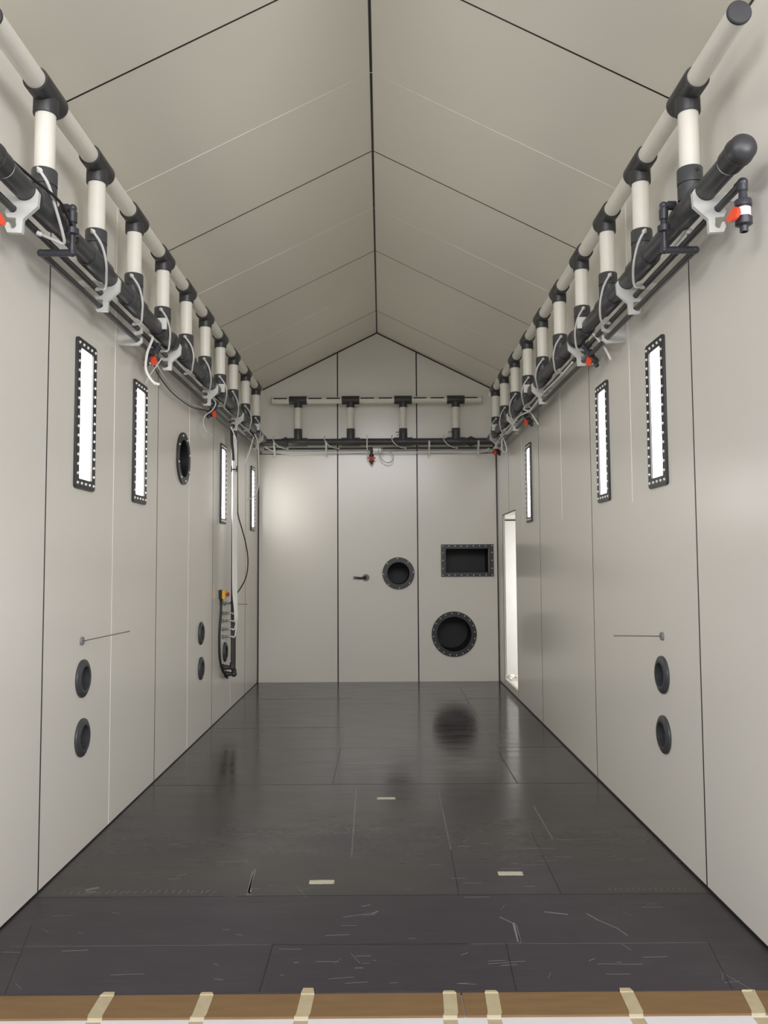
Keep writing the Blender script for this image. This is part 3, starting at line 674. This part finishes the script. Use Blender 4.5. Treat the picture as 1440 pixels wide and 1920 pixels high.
# ------------------------------------------------------------------ tape on the floor and the threshold
random.seed(5)
def tape_piece(x, y, w, h, rot, label):
    c, s = math.cos(rot), math.sin(rot); pts = []
    for k in range(9): pts.append((-w/2 + w*k/8, -h/2 + random.uniform(-.0015, .0015)))
    for k in range(4): pts.append((w/2 + random.uniform(-.004, .004), -h/2 + h*(k+.5)/4))
    for k in range(9): pts.append((w/2 - w*k/8, h/2 + random.uniform(-.0015, .0015)))
    m = MB(); A = [m.v((a*c-b*s, a*s+b*c, .0008)) for a, b in pts]; B = [m.v((a*c-b*s, a*s+b*c, 0)) for a, b in pts]
    m.face(A); m.face(B[::-1])
    for k in range(len(pts)): m.face([A[k], A[(k+1)%len(pts)], B[(k+1)%len(pts)], B[k]])
    tag(m.obj('tape_marker', M['tape_floor'], None, (x, y, 0)), label, 'tape', 'pale tape markers on the floor')
tape_piece(.072, 5.587, .122, .05, 0, 'pale tape marker on the dark floor, furthest from the front')
tape_piece(-.256, 4.153, .122, .048, .01, 'pale tape marker on the dark floor, left of the two nearer ones')
tape_piece(.698, 4.247, .126, .05, -.03, 'pale tape marker on the dark floor, right of the two nearer ones')
def edge_tape(x0, x1, w, top, label):
    """strip over the brown board and down over the white front; x0 at the floor edge, x1 at the front edge"""
    prof = [(3.112 + top, .0009), (3.104, .0006), (3.10, -.0028), (2.975, -.0030), (2.957, -.0032), (2.9555, -.0125), (2.930, -.0112), (2.8985, -.0112), (2.8985, -.14)]
    m = MB(); rows = []
    for y, z in prof:
        f = (3.112 - y)/.155; f = max(-.15, min(1.0, f)); x = x0 + (x1-x0)*f*(1 if f < 1 else 1) - .012*math.sin(PI*min(1, max(0, f)))*(1 if x1 > x0 else -1)
        ww = w*(1 if y < 3.105 else .75)
        rows.append(([m.v((x-ww/2, y, z)), m.v((x+ww/2, y, z))], [m.v((x-ww/2, y, z-.0005)), m.v((x+ww/2, y, z-.0005))]))
    for (a, a2), (b, b2) in zip(rows, rows[1:]):
        m.face([a[0], a[1], b[1], b[0]]); m.face([a2[0], b2[0], b2[1], a2[1]])
        m.face([a[0], b[0], b2[0], a2[0]]); m.face([a[1], a2[1], b2[1], b[1]])
    m.face([*rows[0][0], *rows[0][1][::-1]]); m.face([*rows[-1][0], *rows[-1][1][::-1]])
    tag(m.obj('masking_tape', M['tape'], None), label, 'tape', 'masking tape over the threshold boards')
for x0, x1, w, top, l in [(-0.966, -0.962, 0.052, 0.012, 'curved masking tape strip furthest left over the brown board'),
        (-0.604, -0.604, 0.05, 0.006, 'masking tape strip second from the left over the brown board'),
        (-0.232, -0.239, 0.05, 0.03, 'masking tape strip third from the left over the brown board'),
        (0.291, 0.283, 0.05, 0.004, 'masking tape strip just left of the crack in the brown board'),
        (0.446, 0.437, 0.05, 0.004, 'masking tape strip just right of the crack in the brown board'),
        (0.945, 0.936, 0.05, 0.014, 'slanting masking tape strip second from the right over the brown board'),
        (1.395, 1.366, 0.05, -0.004, 'masking tape strip furthest right over the brown board')]: edge_tape(x0, x1, w, top, l)

# ------------------------------------------------------------------ doorway and the lit lobby behind it
x0, x1, yA, yB, zF = HW+.0305, 3.4, 8.9, 11.62, -.05
struct(MB().box((x0, yA, zF-.06), (x1, yB, zF)).obj('floor_lobby', M['sill']))
struct(MB().box((x0, yB, zF-.06), (x1+.06, yB+.06, 2.4)).obj('wall_lobby', M['fascia']))
struct(MB().box((x1, yA, zF), (x1+.06, yB, 2.4)).obj('wall_lobby_side', M['fascia']))
struct(MB().box((x0, yA-.06, zF), (x1+.06, yA, 2.4)).obj('wall_lobby_front', M['fascia']))
struct(MB().box((x0, yA, DOOR[3]+.001), (x1, yB, DOOR[3]+.06)).obj('ceiling_lobby', M['panel']))
dr = MB(); dr.strip((x0, yB, DOOR[3]-.008), (x1, yB, DOOR[3]-.008), (0, -1, 0), .018, .004)
dr.strip((x0, yB, zF+.006), (x1, yB, zF+.006), (0, -1, 0), .012, .004)
struct(dr.obj('trim_lobby', M['seam']))
# black edging around the doorway
dr = MB()
for y in DOOR[:2]: dr.box((HW-.001, y-.003, DOOR[2]), (HW+.003, y+.003, DOOR[3]))
struct(dr.obj('door_1', M['seam']))
random.seed(8)
cl = MB()
for k in range(7): cl.ball((random.uniform(-.07, .07), random.uniform(-.04, .04), .03+random.uniform(0, .035)), random.uniform(.025, .042), 12, random.uniform(.6, .9), (random.uniform(-1,1), random.uniform(-1,1), 1))
cl = cl.obj('cloth', M['white'], None, (1.88, 11.40, zF)); tag(cl, 'crumpled white cloth on the lobby floor behind the doorway sill', 'cloth')

# ------------------------------------------------------------------ light: the hall outside the open front, added fills for the side walls and lobby
def area(name, loc, target, sx, sy, power, col=(1, 1, 1)):
    l = bpy.data.lights.new(name, 'AREA'); l.shape = 'RECTANGLE'; l.size = sx; l.size_y = sy; l.energy = power; l.color = col
    o = bpy.data.objects.new(name, l); C.objects.link(o); o.location = loc
    o.rotation_euler = (V(target) - V(loc)).to_track_quat('-Z', 'Y').to_euler(); return o
area('hall_lamp_middle', (0, -6.5, 5.5), (0, 8, 1.0), 6, 2.5, 500, (.985, .965, 1))
area('hall_fill_right', (5.2, -5.0, 4.2), (-.8, 7, 1.6), 3, 2.5, 560, (.985, .965, 1))  # unseen fill, added to brighten the left wall deeper in
area('hall_fill_left', (-5.2, -5.0, 4.2), (.8, 7, 1.6), 3, 2.5, 340, (.985, .965, 1))  # weaker unseen fill opposite, added for the right wall
area('lobby_fill', (2.75, 10.75, 1.2), (2.0, 11.62, 1.05), .5, 1.6, 24, (1, .985, .97))  # added light out of view, whitens the lobby's far wall
w = bpy.data.worlds.new('hall'); bpy.context.scene.world = w; w.use_nodes = True
w.node_tree.nodes['Background'].inputs['Color'].default_value = (.96, .955, 1.0, 1)
wn = w.node_tree; bg = wn.nodes['Background']; bg.inputs['Strength'].default_value = 1.0
tcw = wn.nodes.new('ShaderNodeTexCoord'); sx_ = wn.nodes.new('ShaderNodeSeparateXYZ'); rw = wn.nodes.new('ShaderNodeValToRGB')   # bright hall floor below, dimmer hall above
rw.color_ramp.elements[0].position = 0.0; rw.color_ramp.elements[0].color = (.56, .55, .575, 1)
rw.color_ramp.elements[1].position = .12; rw.color_ramp.elements[1].color = (.47, .463, .495, 1)
wn.links.new(tcw.outputs['Generated'], sx_.inputs[0]); wn.links.new(sx_.outputs['Z'], rw.inputs['Fac']); wn.links.new(rw.outputs['Color'], bg.inputs['Color'])

# ------------------------------------------------------------------ camera
f_px, pitch, yaw, roll = 1525.3, .0626, .0028, -.0059
fw = V((math.sin(yaw)*math.cos(pitch), math.cos(yaw)*math.cos(pitch), math.sin(pitch)))
rt = V((math.cos(yaw), -math.sin(yaw), 0)); u = rt.cross(fw)
r2 = rt*math.cos(roll) + u*math.sin(roll); u2 = -rt*math.sin(roll) + u*math.cos(roll)
cd = bpy.data.cameras.new('camera'); co = bpy.data.objects.new('camera', cd); C.objects.link(co)
cd.sensor_fit = 'VERTICAL'; cd.sensor_height = 36.0; cd.sensor_width = 27.0; cd.lens = f_px/1920*36.0; cd.clip_start = .05
co.matrix_world = Matrix(((r2.x, u2.x, -fw.x, .0533), (r2.y, u2.y, -fw.y, 0), (r2.z, u2.z, -fw.z, CAM_H), (0, 0, 0, 1)))
sc = bpy.context.scene; sc.camera = co
sc.view_settings.view_transform = 'Standard'; sc.view_settings.look = 'None'
sc.view_settings.exposure = 0.0; sc.view_settings.gamma = 1.0; sc.view_settings.use_curve_mapping = False
